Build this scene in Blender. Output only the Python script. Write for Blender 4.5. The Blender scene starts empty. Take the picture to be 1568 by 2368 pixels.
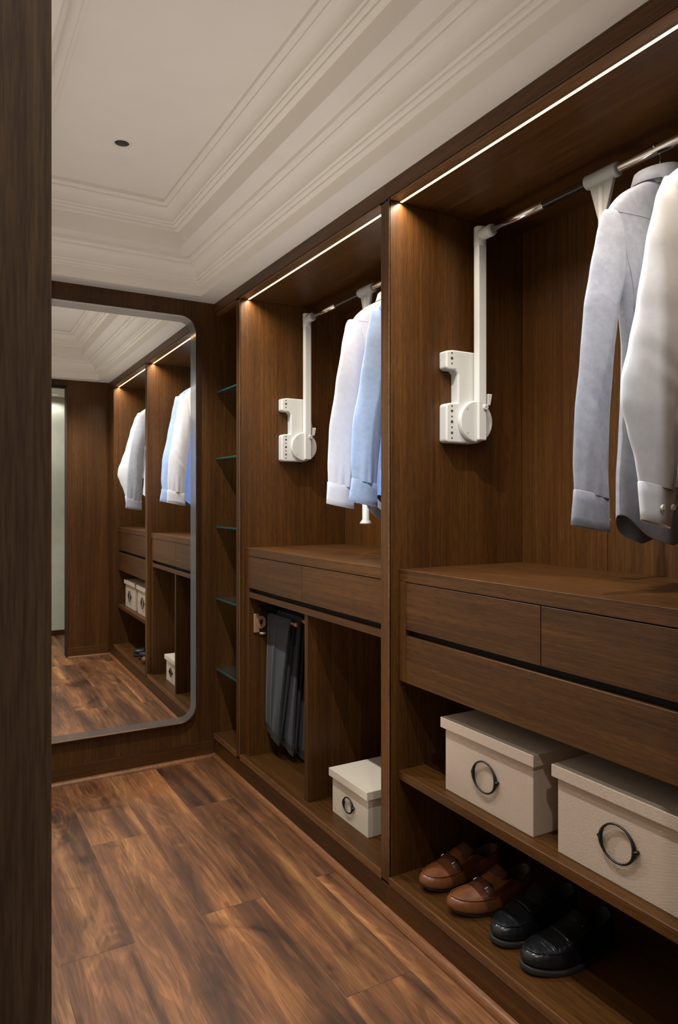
import bpy, bmesh, math, random
from mathutils import Vector, Matrix
random.seed(7)
C = bpy.context.scene.collection
S = bpy.context.scene
PI = math.pi

# ------------------------------------------------------------------ camera
F_PX, U_VP, V_HOR, CAM_Z = 1634.0, -157.0, 1159.0, 1.30
cam_d = bpy.data.cameras.new('camera')
cam = bpy.data.objects.new('camera', cam_d); C.objects.link(cam)
cam_d.sensor_fit = 'HORIZONTAL'; cam_d.sensor_width = 36.0
cam_d.lens = F_PX * 36.0 / 1568.0
cam_d.shift_y = -(1184.0 - V_HOR) / 1568.0
cam_d.clip_start = 0.02
cam.location = (0, 0, CAM_Z)
cam.rotation_euler = (PI / 2, 0, -math.atan((784.0 - U_VP) / F_PX))
S.camera = cam

# ------------------------------------------------------------------ world, lights, exposure
w = bpy.data.worlds.new('world'); S.world = w; w.use_nodes = True
w.node_tree.nodes['Background'].inputs[0].default_value = (0.85, 0.9, 1.0, 1)
w.node_tree.nodes['Background'].inputs[1].default_value = 0.05
S.view_settings.view_transform = 'Standard'
S.view_settings.look = 'None'
S.view_settings.gamma = 1.0
S.view_settings.exposure = 0.0
S.view_settings.use_curve_mapping = False

def area(name, loc, target, sx, sy, power, col, shape='RECTANGLE', spread=PI):
    d = bpy.data.lights.new(name, 'AREA'); d.shape = shape; d.size = sx
    if shape in ('RECTANGLE', 'ELLIPSE'): d.size_y = sy
    d.energy = power; d.color = col; d.spread = spread
    o = bpy.data.objects.new(name, d); C.objects.link(o); o.location = loc
    o.rotation_euler = (Vector(target) - Vector(loc)).to_track_quat('-Z', 'Y').to_euler()
    return o

LED_STRENGTH = 7.0
LED_POWER = 8.2
DOWN_POWER = 85.0
# made-up cool fill lamp behind the camera, shining in through the doorway
area('added_doorway_fill', (0.30, -0.50, 1.35), (0.85, 1.8, 1.25), 0.9, 1.7, 0.8, (0.95, 0.97, 1.0))
# unseen fill added at the foot of the left wall to brighten the ceiling
area('added_ceiling_fill', (0.085, 2.0, 0.10), (0.30, 2.0, 2.3), 0.10, 2.3, 10.5, (1.0, 0.965, 0.925), spread=math.radians(100))

# ------------------------------------------------------------------ materials
def nodes(name):
    m = bpy.data.materials.new(name); m.use_nodes = True
    nt = m.node_tree
    return m, nt, nt.nodes['Principled BSDF']

def N(nt, typ, **kw):
    n = nt.nodes.new(typ)
    for k, v in kw.items():
        if k.startswith('i_'):
            key = k[2:]
            n.inputs[int(key) if key.isdigit() else key.replace('_', ' ')].default_value = v
        else: setattr(n, k, v)
    return n

def ramp(nt, src, stops):
    r = N(nt, 'ShaderNodeValToRGB')
    el = r.color_ramp.elements
    while len(el) > 1: el.remove(el[-1])
    el[0].position = stops[0][0]; el[0].color = (*stops[0][1], 1)
    for p, c in stops[1:]:
        e = el.new(p); e.color = (*c, 1)
    nt.links.new(src, r.inputs[0]); return r

def mix(nt, fac, a, b, blend='MIX'):
    m = N(nt, 'ShaderNodeMix', data_type='RGBA', blend_type=blend)
    for sock, v in ((0, fac), (6, a), (7, b)):
        if hasattr(v, 'is_linked') or isinstance(v, bpy.types.NodeSocket): nt.links.new(v, m.inputs[sock])
        elif sock == 0: m.inputs[0].default_value = v
        else: m.inputs[sock].default_value = (*v, 1)
    return m.outputs[2]

def coords(nt, scale, rand=True):
    tc = N(nt, 'ShaderNodeTexCoord'); mp = N(nt, 'ShaderNodeMapping'); mp.inputs['Scale'].default_value = scale
    if rand:
        oi = N(nt, 'ShaderNodeObjectInfo'); sc = N(nt, 'ShaderNodeVectorMath', operation='SCALE')
        sc.inputs[0].default_value = (7.3, 3.1, 5.7); nt.links.new(oi.outputs['Random'], sc.inputs['Scale'])
        ad = N(nt, 'ShaderNodeVectorMath', operation='ADD')
        nt.links.new(tc.outputs['Object'], ad.inputs[0]); nt.links.new(sc.outputs[0], ad.inputs[1])
        nt.links.new(ad.outputs[0], mp.inputs[0])
    else: nt.links.new(tc.outputs['Object'], mp.inputs[0])
    return mp.outputs[0]

def noise(nt, vec, scale=1.0, detail=4.0, rough=0.55, dist=0.0):
    n = N(nt, 'ShaderNodeTexNoise'); n.inputs['Scale'].default_value = scale; n.inputs['Detail'].default_value = detail
    n.inputs['Roughness'].default_value = rough; n.inputs['Distortion'].default_value = dist
    nt.links.new(vec, n.inputs['Vector']); return n.outputs['Fac']

def bump(nt, bs, h, strength, dist=0.001):
    b = N(nt, 'ShaderNodeBump'); b.inputs['Strength'].default_value = strength; b.inputs['Distance'].default_value = dist
    nt.links.new(h, b.inputs['Height']); nt.links.new(b.outputs[0], bs.inputs['Normal'])

def wood(name, axis, dark, mid, light, rough=0.42, coat=0.0):
    m, nt, bs = nodes(name)
    def sc(across, along): return tuple(along if i == axis else across for i in range(3))
    broad = noise(nt, coords(nt, sc(5.0, 0.35)), 1.0, 3.0, 0.5, 0.6)
    streak = noise(nt, coords(nt, sc(105, 1.9)), 1.0, 5.0, 0.6, 0.4)
    fleck = noise(nt, coords(nt, sc(520, 26)), 1.0, 3.0, 0.6)
    base = ramp(nt, streak, [(0.30, dark), (0.52, mid), (0.75, light)]).outputs[0]
    tone = ramp(nt, broad, [(0.3, (0.66, 0.62, 0.6)), (0.55, (1, 1, 1)), (0.75, (1.22, 1.2, 1.14))]).outputs[0]
    col = mix(nt, 1.0, base, tone, 'MULTIPLY')
    fl = ramp(nt, fleck, [(0.36, (0.66, 0.62, 0.6)), (0.5, (1, 1, 1)), (0.66, (1.36, 1.36, 1.3))]).outputs[0]
    col = mix(nt, 0.75, col, fl, 'MULTIPLY')
    nt.links.new(col, bs.inputs['Base Color'])
    bs.inputs['Roughness'].default_value = rough; bs.inputs['Coat Weight'].default_value = coat
    bs.inputs['Specular IOR Level'].default_value = 0.32
    bump(nt, bs, fleck, 0.25, 0.0006)
    return m

WD, WM, WL = (0.052, 0.0200, 0.0042), (0.078, 0.0308, 0.0062), (0.112, 0.046, 0.0094)
M = {}
M['wood_z'] = wood('walnut_upright', 2, WD, WM, WL)
M['wood_y'] = wood('walnut_along', 1, WD, WM, WL)
M['wood_x'] = wood('walnut_deep', 0, WD, WM, WL)
M['wood_dim'] = wood('walnut_jamb', 2, (0.052, 0.0280, 0.0140), (0.064, 0.0350, 0.0176), (0.078, 0.044, 0.0225), 0.75, 0.0)
M['wood_dim'].node_tree.nodes['Principled BSDF'].inputs['Specular IOR Level'].default_value = 0.15
M['edge'] = wood('walnut_edge', 1, (0.10, 0.046, 0.018), (0.16, 0.074, 0.028), (0.22, 0.105, 0.04), 0.4)
M['trim'] = wood('walnut_trim', 1, (0.14, 0.056, 0.020), (0.20, 0.082, 0.030), (0.27, 0.115, 0.042), 0.4)

def floor_mat():
    m, nt, bs = nodes('laminate_floor')
    oi = N(nt, 'ShaderNodeObjectInfo')
    fig = noise(nt, coords(nt, (9.0, 1.3, 1.0)), 1.0, 4.0, 0.5, 1.6)
    wv = N(nt, 'ShaderNodeMath', operation='MULTIPLY'); wv.inputs[1].default_value = 34.0
    nt.links.new(fig, wv.inputs[0])
    sn = N(nt, 'ShaderNodeMath', operation='SINE'); nt.links.new(wv.outputs[0], sn.inputs[0])
    rings = ramp(nt, sn.outputs[0], [(0.0, (0.80, 0.78, 0.76)), (0.6, (1, 1, 1)), (1.0, (1.1, 1.08, 1.04))]).outputs[0]
    # 0..1 remap of sine
    strip = noise(nt, coords(nt, (13.0, 0.9, 1.0)), 1.0, 2.0, 0.45, 0.5)
    base = ramp(nt, strip, [(0.30, (0.072, 0.033, 0.019)), (0.44, (0.150, 0.066, 0.030)), (0.56, (0.225, 0.100, 0.042)),
                            (0.72, (0.35, 0.172, 0.068))]).outputs[0]
    patch = noise(nt, coords(nt, (6.0, 3.2, 1.0)), 1.0, 3.0, 0.55, 0.8)
    knots = ramp(nt, patch, [(0.27, (0.30, 0.27, 0.26)), (0.40, (0.85, 0.84, 0.82)), (0.55, (1, 1, 1)), (0.72, (1.32, 1.25, 1.08))]).outputs[0]
    fine = noise(nt, coords(nt, (260, 7.0, 1.0)), 1.0, 3.0, 0.6)
    fl = ramp(nt, fine, [(0.35, (0.62, 0.58, 0.55)), (0.52, (1, 1, 1)), (0.7, (1.22, 1.2, 1.14))]).outputs[0]
    c = mix(nt, 1.0, base, rings, 'MULTIPLY'); c = mix(nt, 1.0, c, knots, 'MULTIPLY'); c = mix(nt, 0.8, c, fl, 'MULTIPLY')
    kv = N(nt, 'ShaderNodeTexVoronoi'); kv.inputs['Scale'].default_value = 1.0
    nt.links.new(coords(nt, (3.2, 1.05, 1.0)), kv.inputs['Vector'])
    kd = ramp(nt, kv.outputs['Distance'], [(0.035, (0.16, 0.13, 0.12)), (0.10, (0.62, 0.58, 0.55)), (0.20, (1, 1, 1))]).outputs[0]
    kw = N(nt, 'ShaderNodeMath', operation='MULTIPLY'); kw.inputs[1].default_value = 130.0
    kq = N(nt, 'ShaderNodeMath', operation='ADD'); nt.links.new(kv.outputs['Distance'], kq.inputs[0])
    kn = N(nt, 'ShaderNodeMath', operation='MULTIPLY'); kn.inputs[1].default_value = 0.14; nt.links.new(fig, kn.inputs[0]); nt.links.new(kn.outputs[0], kq.inputs[1])
    nt.links.new(kq.outputs[0], kw.inputs[0])
    ks = N(nt, 'ShaderNodeMath', operation='SINE'); nt.links.new(kw.outputs[0], ks.inputs[0])
    kr = ramp(nt, ks.outputs[0], [(0.0, (0.70, 0.66, 0.62)), (0.5, (1.08, 1.05, 1.0))]).outputs[0]
    km = ramp(nt, kv.outputs['Distance'], [(0.12, (1, 1, 1)), (0.32, (0, 0, 0))]).outputs[0]
    c = mix(nt, 1.0, c, kd, 'MULTIPLY'); c = mix(nt, km, c, mix(nt, 1.0, c, kr, 'MULTIPLY'))
    tone = ramp(nt, oi.outputs['Random'], [(0.0, (0.80, 0.78, 0.78)), (1.0, (1.18, 1.15, 1.1))]).outputs[0]
    c = mix(nt, 1.0, c, tone, 'MULTIPLY')
    nt.links.new(c, bs.inputs['Base Color'])
    bs.inputs['Roughness'].default_value = 0.42
    bump(nt, bs, fine, 0.2, 0.0005)
    return m
M['floor'] = floor_mat()

def plain(name, col, rough=0.5, metal=0.0, spec=None, **kw):
    m, nt, bs = nodes(name)
    bs.inputs['Base Color'].default_value = (*col, 1); bs.inputs['Roughness'].default_value = rough
    bs.inputs['Metallic'].default_value = metal
    for k, v in kw.items(): bs.inputs[k.replace('_', ' ')].default_value = v
    return m

def mottled(name, a, b, scale, rough=0.8, bs_str=0.1, vec=(1, 1, 1), metal=0.0):
    m, nt, bs = nodes(name)
    n = noise(nt, coords(nt, vec), scale, 4.0, 0.6)
    nt.links.new(ramp(nt, n, [(0.35, a), (0.65, b)]).outputs[0], bs.inputs['Base Color'])
    bs.inputs['Roughness'].default_value = rough; bs.inputs['Metallic'].default_value = metal
    if bs_str: bump(nt, bs, n, bs_str, 0.001)
    return m

M['paint'] = mottled('ceiling_paint', (0.77, 0.715, 0.65), (0.79, 0.735, 0.67), 6.0, 0.75, 0.0)
M['plaster'] = mottled('pale_plaster', (0.54, 0.54, 0.42), (0.63, 0.625, 0.51), 5.0, 0.8, 0.05)
M['plaster_left'] = mottled('cream_plaster', (0.62, 0.58, 0.51), (0.66, 0.62, 0.55), 4.0, 0.8, 0.05)
M['chrome'] = plain('chrome', (0.82, 0.80, 0.78), 0.2, 1.0)
M['white_plastic'] = plain('white_plastic', (0.60, 0.605, 0.59), 0.38)
M['grey_plastic'] = plain('grey_plastic', (0.36, 0.36, 0.345), 0.45)
M['white_tube'] = plain('white_enamel', (0.66, 0.68, 0.68), 0.28)
M['hole'] = plain('hole_dark', (0.02, 0.02, 0.02), 0.8)
M['slot'] = plain('slot_black', (0.006, 0.004, 0.003), 0.8)
M['mirror'] = plain('mirror_silver', (0.93, 0.94, 0.93), 0.0, 1.0)
M['mirror_edge'] = plain('polished_edge', (0.90, 0.89, 0.86), 0.34, 1.0)
M['bronze'] = plain('bronze_cast', (0.42, 0.25, 0.15), 0.42, 0.35)
M['rod'] = plain('bronze_rod', (0.16, 0.09, 0.07), 0.35, 0.6)
M['black_metal'] = plain('black_metal', (0.025, 0.024, 0.026), 0.4, 0.4)
M['ring_metal'] = plain('gunmetal', (0.045, 0.043, 0.045), 0.36, 0.85)
M['hanger'] = wood('hanger_beech', 0, (0.35, 0.14, 0.05), (0.45, 0.19, 0.07), (0.55, 0.25, 0.10), 0.35)
M['reflector'] = plain('reflector', (0.45, 0.44, 0.42), 0.42, 1.0)
M['downlight_rim'] = plain('rim_white', (0.75, 0.72, 0.68), 0.45)

def frost():
    m, nt, bs = nodes('frosted_band')
    bs.inputs['Base Color'].default_value = (0.40, 0.40, 0.40, 1); bs.inputs['Metallic'].default_value = 0.7
    bs.inputs['Roughness'].default_value = 0.07
    return m
M['frost'] = frost()

def glass():
    m, nt, bs = nodes('shelf_glass')
    bs.inputs['Base Color'].default_value = (0.80, 0.95, 0.92, 1); bs.inputs['Roughness'].default_value = 0.02
    bs.inputs['Transmission Weight'].default_value = 0.98; bs.inputs['IOR'].default_value = 1.5
    return m
M['glass'] = glass()
M['glass_edge'] = plain('glass_edge', (0.02, 0.11, 0.10), 0.12, 0.0, Coat_Weight=0.4)

def emit(name, col, s):
    m = bpy.data.materials.new(name); m.use_nodes = True; nt = m.node_tree
    nt.nodes.clear(); e = nt.nodes.new('ShaderNodeEmission'); o = nt.nodes.new('ShaderNodeOutputMaterial')
    e.inputs[0].default_value = (*col, 1); e.inputs[1].default_value = s
    nt.links.new(e.outputs[0], o.inputs[0]); return m
M['led'] = emit('led_warm', (1.0, 0.62, 0.28), LED_STRENGTH)
M['lamp'] = emit('lamp_disc', (1.0, 0.90, 0.76), 14.0)

def fabric(name, a, b, weave=1400.0, speck=None, rough=0.85, bstr=0.12):
    m, nt, bs = nodes(name)
    v = coords(nt, (1, 1, 1), False)
    n = noise(nt, v, 60.0, 4.0, 0.6)
    col = ramp(nt, n, [(0.35, a), (0.65, b)]).outputs[0]
    if speck:
        sp = noise(nt, coords(nt, (520, 520, 330), False), 1.0, 2.0, 0.5)
        col = mix(nt, 1.0, col, ramp(nt, sp, [(0.20, speck), (0.33, (1, 1, 1))]).outputs[0], 'MULTIPLY')
    nt.links.new(col, bs.inputs['Base Color']); bs.inputs['Roughness'].default_value = rough
    bs.inputs['Sheen Weight'].default_value = 0.15
    wv = noise(nt, coords(nt, (30, 30, 9), False), 1.0, 4.0, 0.6)
    bump(nt, bs, wv, bstr, 0.003)
    return m
M['grey_cloth'] = fabric('chambray_grey', (0.27, 0.285, 0.345), (0.325, 0.34, 0.405), speck=(0.55, 0.55, 0.6))
M['white_cloth'] = fabric('white_cotton', (0.66, 0.68, 0.725), (0.70, 0.72, 0.765))
M['lilac_cloth'] = fabric('white_poplin', (0.64, 0.655, 0.73), (0.69, 0.705, 0.78))
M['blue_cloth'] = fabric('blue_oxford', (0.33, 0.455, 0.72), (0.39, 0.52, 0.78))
M['blue_shaded'] = fabric('blue_oxford_shaded', (0.16, 0.27, 0.62), (0.20, 0.32, 0.68))  # deeper copy of the blue cloth, shade on the shirt body painted in
M['trouser'] = fabric('charcoal_wool', (0.010, 0.0108, 0.0175), (0.0145, 0.0155, 0.0245), rough=0.9, bstr=0.15)
M['trouser_blue'] = fabric('navy_wool', (0.010, 0.012, 0.022), (0.016, 0.018, 0.030), rough=0.9, bstr=0.15)
M['button'] = plain('shirt_button', (0.75, 0.72, 0.66), 0.3)

def linen(name, light, dark, freq):
    m, nt, bs = nodes(name)
    tc = N(nt, 'ShaderNodeTexCoord'); sep = N(nt, 'ShaderNodeSeparateXYZ'); nt.links.new(tc.outputs['Object'], sep.inputs[0])
    def s(sock, fr):
        a = N(nt, 'ShaderNodeMath', operation='MULTIPLY'); a.inputs[1].default_value = fr; nt.links.new(sock, a.inputs[0])
        b = N(nt, 'ShaderNodeMath', operation='SINE'); nt.links.new(a.outputs[0], b.inputs[0]); return b.outputs[0]
    def op(o, a, b):
        x = N(nt, 'ShaderNodeMath', operation=o); nt.links.new(a, x.inputs[0]); nt.links.new(b, x.inputs[1]); return x.outputs[0]
    xy = op('ADD', sep.outputs[0], sep.outputs[1])
    h = op('MULTIPLY', s(xy, freq * 0.5), s(op('ADD', sep.outputs[2], op('MULTIPLY', sep.outputs[0], sep.outputs[0])), freq))
    jit = noise(nt, coords(nt, (120, 120, 500), False), 1.0, 2.0, 0.5)
    hh = op('ADD', h, jit)
    col = ramp(nt, hh, [(0.0, dark), (0.75, light)]).outputs[0]
    nt.links.new(col, bs.inputs['Base Color']); bs.inputs['Roughness'].default_value = 0.9
    bump(nt, bs, hh, 0.35, 0.0012)
    return m
M['linen'] = linen('woven_beige', (0.59, 0.475, 0.375), (0.44, 0.335, 0.255), 2100.0)
M['linen_pale'] = linen('woven_cream', (0.68, 0.61, 0.49), (0.58, 0.50, 0.39), 2600.0)

def leather(name, a, b, rough, bstr=0.25):
    m, nt, bs = nodes(name)
    n = noise(nt, coords(nt, (1, 1, 1), False), 22.0, 4.0, 0.6)
    g = noise(nt, coords(nt, (1, 1, 1), False), 380.0, 3.0, 0.6)
    nt.links.new(ramp(nt, n, [(0.32, a), (0.68, b)]).outputs[0], bs.inputs['Base Color'])
    bs.inputs['Roughness'].default_value = rough
    bump(nt, bs, g, bstr, 0.0006); return m
M['tan'] = leather('tan_leather', (0.135, 0.042, 0.013), (0.235, 0.082, 0.026), 0.36)
M['brown'] = leather('brown_leather', (0.055, 0.018, 0.009), (0.085, 0.028, 0.013), 0.38)
M['black_leather'] = leather('black_leather', (0.0075, 0.0078, 0.009), (0.014, 0.0145, 0.016), 0.25)
_nt = M['black_leather'].node_tree
_cr = noise(_nt, coords(_nt, (120, 18, 40), False), 1.0, 3.0, 0.6, 0.8)
bump(_nt, _nt.nodes['Principled BSDF'], _cr, 0.35, 0.004)
M['lining'] = leather('shoe_lining', (0.06, 0.035, 0.02), (0.10, 0.06, 0.035), 0.7)
M['lining_dark'] = leather('shoe_lining_dark', (0.018, 0.017, 0.014), (0.03, 0.028, 0.022), 0.7)
M['rubber'] = leather('dark_rubber', (0.020, 0.018, 0.016), (0.034, 0.031, 0.027), 0.6)
M['thread_brown'] = plain('thread_brown', (0.045, 0.018, 0.008), 0.7)
M['thread_black'] = plain('thread_black', (0.010, 0.010, 0.011), 0.5)
M['steel'] = plain('steel_bit', (0.7, 0.66, 0.6), 0.25, 1.0)

# ------------------------------------------------------------------ helpers
def link(name, me, mat, parent=None, smooth=False, bevel=0.0, solid=0.0, sub=0, segs=1):
    me.materials.append(mat) if mat else None
    o = bpy.data.objects.new(name, me); C.objects.link(o)
    if parent is not None: o.parent = parent
    if smooth:
        for p in me.polygons: p.use_smooth = True
    if solid:
        s = o.modifiers.new('solid', 'SOLIDIFY'); s.thickness = abs(solid); s.offset = -1 if solid > 0 else 1
    if bevel:
        b = o.modifiers.new('bevel', 'BEVEL'); b.width = bevel; b.segments = segs; b.limit_method = 'ANGLE'; b.angle_limit = 0.6
    if sub:
        s = o.modifiers.new('sub', 'SUBSURF'); s.levels = sub; s.render_levels = sub
    return o

def org(parent):
    v = Vector((0, 0, 0)); p = parent
    while p is not None:
        v += p.location; p = p.parent
    return v

def mesh(name, vs, fs, mat, parent=None, world=True, **kw):
    o = org(parent) if world else Vector((0, 0, 0))
    me = bpy.data.meshes.new(name)
    me.from_pydata([tuple(Vector(v) - o) for v in vs], [], fs); me.update()
    bm = bmesh.new(); bm.from_mesh(me); bmesh.ops.recalc_face_normals(bm, faces=bm.faces); bm.to_mesh(me); bm.free()
    return link(name, me, mat, parent, **kw)

BOXF = [(0, 3, 2, 1), (4, 5, 6, 7), (0, 1, 5, 4), (1, 2, 6, 5), (2, 3, 7, 6), (3, 0, 4, 7)]
def boxv(x0, x1, y0, y1, z0, z1):
    return [(x0, y0, z0), (x1, y0, z0), (x1, y1, z0), (x0, y1, z0), (x0, y0, z1), (x1, y0, z1), (x1, y1, z1), (x0, y1, z1)]
def box(name, x0, x1, y0, y1, z0, z1, mat, parent=None, bevel=0.0008, **kw):
    return mesh(name, boxv(x0, x1, y0, y1, z0, z1), BOXF, mat, parent, bevel=bevel, **kw)
def boxes(name, lst, mat, parent=None, bevel=0.0006, **kw):
    vs, fs = [], []
    for b in lst:
        n = len(vs); vs += boxv(*b); fs += [tuple(i + n for i in f) for f in BOXF]
    return mesh(name, vs, fs, mat, parent, bevel=bevel, **kw)

def struct(o): o['kind'] = 'structure'; return o
def tag(o, label, cat, group=None):
    o['label'] = label; o['category'] = cat
    if group: o['group'] = group
    return o
def thing(name, label, cat, loc, group=None, rotz=0.0):
    o = bpy.data.objects.new(name, None); C.objects.link(o); o.location = loc; o.rotation_euler = (0, 0, rotz)
    o.empty_display_size = 0.05
    return tag(o, label, cat, group)

def loft(loops, closed=True, caps=(False, False)):
    """loops: list of equal length point lists -> verts, faces"""
    n = len(loops[0]); vs = [p for l in loops for p in l]; fs = []
    for i in range(len(loops) - 1):
        for j in range(n if closed else n - 1):
            k = (j + 1) % n
            fs.append((i * n + j, i * n + k, (i + 1) * n + k, (i + 1) * n + j))
    if caps[0]: fs.append(tuple(range(n - 1, -1, -1)))
    if caps[1]: fs.append(tuple((len(loops) - 1) * n + j for j in range(n)))
    return vs, fs

def tube_pts(path, r, n=10, closed=False, caps=True, rs=None):
    P = [Vector(p) for p in path]; L = len(P); loops = []
    up = Vector((0, 0, 1)); prev = None
    for i, p in enumerate(P):
        a = P[(i - 1) % L] if (closed or i > 0) else p
        b = P[(i + 1) % L] if (closed or i < L - 1) else p
        t = (b - a).normalized()
        if prev is None:
            ref = up if abs(t.dot(up)) < 0.9 else Vector((1, 0, 0)); u = t.cross(ref).normalized()
        else:
            u = (prev - t * prev.dot(t)).normalized()
        prev = u; v = t.cross(u); rr = rs[i] if rs else r
        loops.append([tuple(p + (u * math.cos(2 * PI * k / n) + v * math.sin(2 * PI * k / n)) * rr) for k in range(n)])
    if closed: loops.append(loops[0])
    return loft(loops, True, (caps and not closed, caps and not closed))
def tube(name, path, r, mat, parent=None, n=10, closed=False, rs=None, **kw):
    vs, fs = tube_pts(path, r, n, closed, True, rs); kw.setdefault('smooth', True)
    o = mesh(name, vs, fs, mat, parent, **kw)
    return o
def merge(name, parts, mat, parent=None, **kw):
    vs, fs = [], []
    for v, f in parts:
        n = len(vs); vs += list(v); fs += [tuple(i + n for i in q) for q in f]
    return mesh(name, vs, fs, mat, parent, **kw)

def prism(poly, axis, a, b):
    """poly of 2D points extruded along axis between a and b. axis 1: (x,z) poly along y; axis 0: (y,z) along x; axis 2: (x,y) along z"""
    def p3(p, t):
        return (p[0], t, p[1]) if axis == 1 else (t, p[0], p[1]) if axis == 0 else (p[0], p[1], t)
    return loft([[p3(p, a) for p in poly], [p3(p, b) for p in poly]], True, (True, True))

def rrect(x0, x1, z0, z1, r, n=10):
    out = []
    for cx, cz, a0 in ((x1 - r, z0 + r, -PI / 2), (x1 - r, z1 - r, 0), (x0 + r, z1 - r, PI / 2), (x0 + r, z0 + r, PI)):
        for i in range(n + 1):
            a = a0 + i * PI / 2 / n; out.append((cx + r * math.cos(a), cz + r * math.sin(a)))
    return out

def lerp(a, b, t): return a + (b - a) * t
def table(stops, x):
    """smooth interpolation of rows [(x, v0, v1..)]"""
    if x <= stops[0][0]: return stops[0][1:]
    for a, b in zip(stops, stops[1:]):
        if x <= b[0]:
            t = (x - a[0]) / (b[0] - a[0]); t = t * t * (3 - 2 * t) * 0.5 + t * 0.5
            return tuple(lerp(p, q, t) for p, q in zip(a[1:], b[1:]))
    return stops[-1][1:]

# ------------------------------------------------------------------ room constants
XF, XB, XU = 1.245, 1.809, 1.280      # cabinet front plane, back wall, set-back units
YE, YN, YNO = 3.44, 0.555, 0.43       # end wall, near wall room face / corridor face
ZC = 2.305
Y_DIV0, Y_DIV1 = 1.844, 1.893         # divider between the bays
Y_P0, Y_P1 = 3.085, 3.135             # post between far bay and corner niche
Y_N0 = 0.748                           # near end of near bay
ZD = 0.118                            # deck height
Z_TOP = 2.246                         # underside of top panels

# ------------------------------------------------------------------ floor
fl = struct(box('floor', -1.6, 2.2, -1.0, YE + 0.1, -0.06, -0.0012, plain('floor_base', (0.27, 0.165, 0.10), 0.6), bevel=0))
cols = [-0.32, -0.11, 0.10, 0.31, 0.52, 0.73, 0.94, 1.15, 1.36]
ends = {0: 0.9, 1: 2.6, 2: 1.7, 3: 2.104, 4: 2.772, 5: 2.137, 6: 2.91, 7: 2.156}
g = 0.0007
for i in range(len(cols) - 1):
    x0, x1 = cols[i], min(cols[i + 1], XF - 0.001)
    e = ends[i]; ys = [e + k * 1.316 for k in range(-4, 3)]
    for a, b in zip(ys, ys[1:]):
        lo = -0.56 if x1 > 0.05 else 0.0
        a2, b2 = max(a, lo), min(b, YE - 0.001)
        if b2 - a2 < 0.02: continue
        me = bpy.data.meshes.new('plank'); cx, cy = (x0 + x1) / 2, (a2 + b2) / 2
        hx, hy = (x1 - x0) / 2 - g, (b2 - a2) / 2 - g
        me.from_pydata(boxv(-hx, hx, -hy, hy, -0.0012, 0), [], BOXF); me.update()
        o = link('plank', me, M['floor'], fl, bevel=0.0004); o.location = (cx, cy, 0)

# ------------------------------------------------------------------ ceiling with stepped tray
TX0, TX1, TY0, TY1 = 0.097, 1.143, 0.66, 3.34
def tray(profile, name, mat, smooth=False):
    loops = []
    for d, z in profile:
        loops.append([(TX0 + d, TY0 + d, z), (TX1 - d, TY0 + d, z), (TX1 - d, TY1 - d, z), (TX0 + d, TY1 - d, z)])
    vs, fs = loft(loops, True)
    return vs, fs
def cove(d0, z0, d1, z1, n=8):
    return [(d0 + (d1 - d0) * (1 - math.cos(t * PI / 2 / n)), z0 + (z1 - z0) * math.sin(t * PI / 2 / n)) for t in range(n + 1)]
cparts = []
cparts.append(loft([[(-0.02, 0.40, ZC), (XB + 0.02, 0.40, ZC), (XB + 0.02, YE + 0.05, ZC), (-0.02, YE + 0.05, ZC)],
                    [(TX0, TY0, ZC), (TX1, TY0, ZC), (TX1, TY1, ZC), (TX0, TY1, ZC)]], True))
cparts.append(tray([(0, ZC), (0, 2.352)], '', None))
cparts.append(tray([(0.098, 2.455), (0.164, 2.455), (0.164, 2.532)], '', None))
top = tray([(0.260, 2.631), (0.30, 2.631)], '', None)
cparts.append(top)
DLX, DLY1, DLY2, DLR = 0.612, 2.68, 1.32, 0.026
# flat top panel with two round cut-outs
def panel_with_holes():
    bm = bmesh.new()
    x0, x1, y0, y1 = TX0 + 0.30, TX1 - 0.30, TY0 + 0.30, TY1 - 0.30
    ym = (DLY1 + DLY2) / 2
    vs, fs = [], []
    for (ya, yb, cy) in ((y0, ym, DLY2), (ym, y1, DLY1)):
        n = 32; base = len(vs)
        for k in range(n):
            a = 2 * PI * k / n; c, s = math.cos(a), math.sin(a)
            tx = ((x1 - DLX) / c if c > 1e-6 else (x0 - DLX) / c if c < -1e-6 else 1e9)
            ty = ((yb - cy) / s if s > 1e-6 else (ya - cy) / s if s < -1e-6 else 1e9)
            t = min(tx, ty)
            vs.append((DLX + c * DLR, cy + s * DLR, 2.631)); vs.append((DLX + c * t, cy + s * t, 2.631))
        for k in range(n):
            q = (k + 1) % n
            fs.append((base + 2 * k, base + 2 * k + 1, base + 2 * q + 1, base + 2 * q))
        # corners
        for (cxx, cyy) in ((x0, ya), (x1, ya), (x1, yb), (x0, yb)):
            a = math.atan2(cyy - cy, cxx - DLX) % (2 * PI); k = int(a / (2 * PI / n)); q = (k + 1) % n
            vs.append((cxx, cyy, 2.631)); fs.append((base + 2 * k + 1, len(vs) - 1, base + 2 * q + 1))
    return vs, fs
cparts.append(panel_with_holes())
struct(merge('ceiling', cparts, M['paint']))
m2 = [(0, 2.352), (0.020, 2.353), (0.020, 2.361), (0.026, 2.364), (0.034, 2.364), (0.034, 2.370), (0.041, 2.374)] + cove(0.041, 2.374, 0.073, 2.424)[1:] + \
     [(0.080, 2.425), (0.080, 2.432), (0.087, 2.438), (0.098, 2.439), (0.098, 2.455)]
m1 = [(0.164, 2.532), (0.184, 2.534), (0.184, 2.543), (0.190, 2.546), (0.198, 2.546), (0.198, 2.553), (0.204, 2.557)] + cove(0.204, 2.557, 0.236, 2.601)[1:] + \
     [(0.243, 2.602), (0.243, 2.609), (0.250, 2.614), (0.260, 2.616), (0.260, 2.631)]
struct(merge('trim_1', [tray(m1, '', None)], M['paint']))
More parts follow.
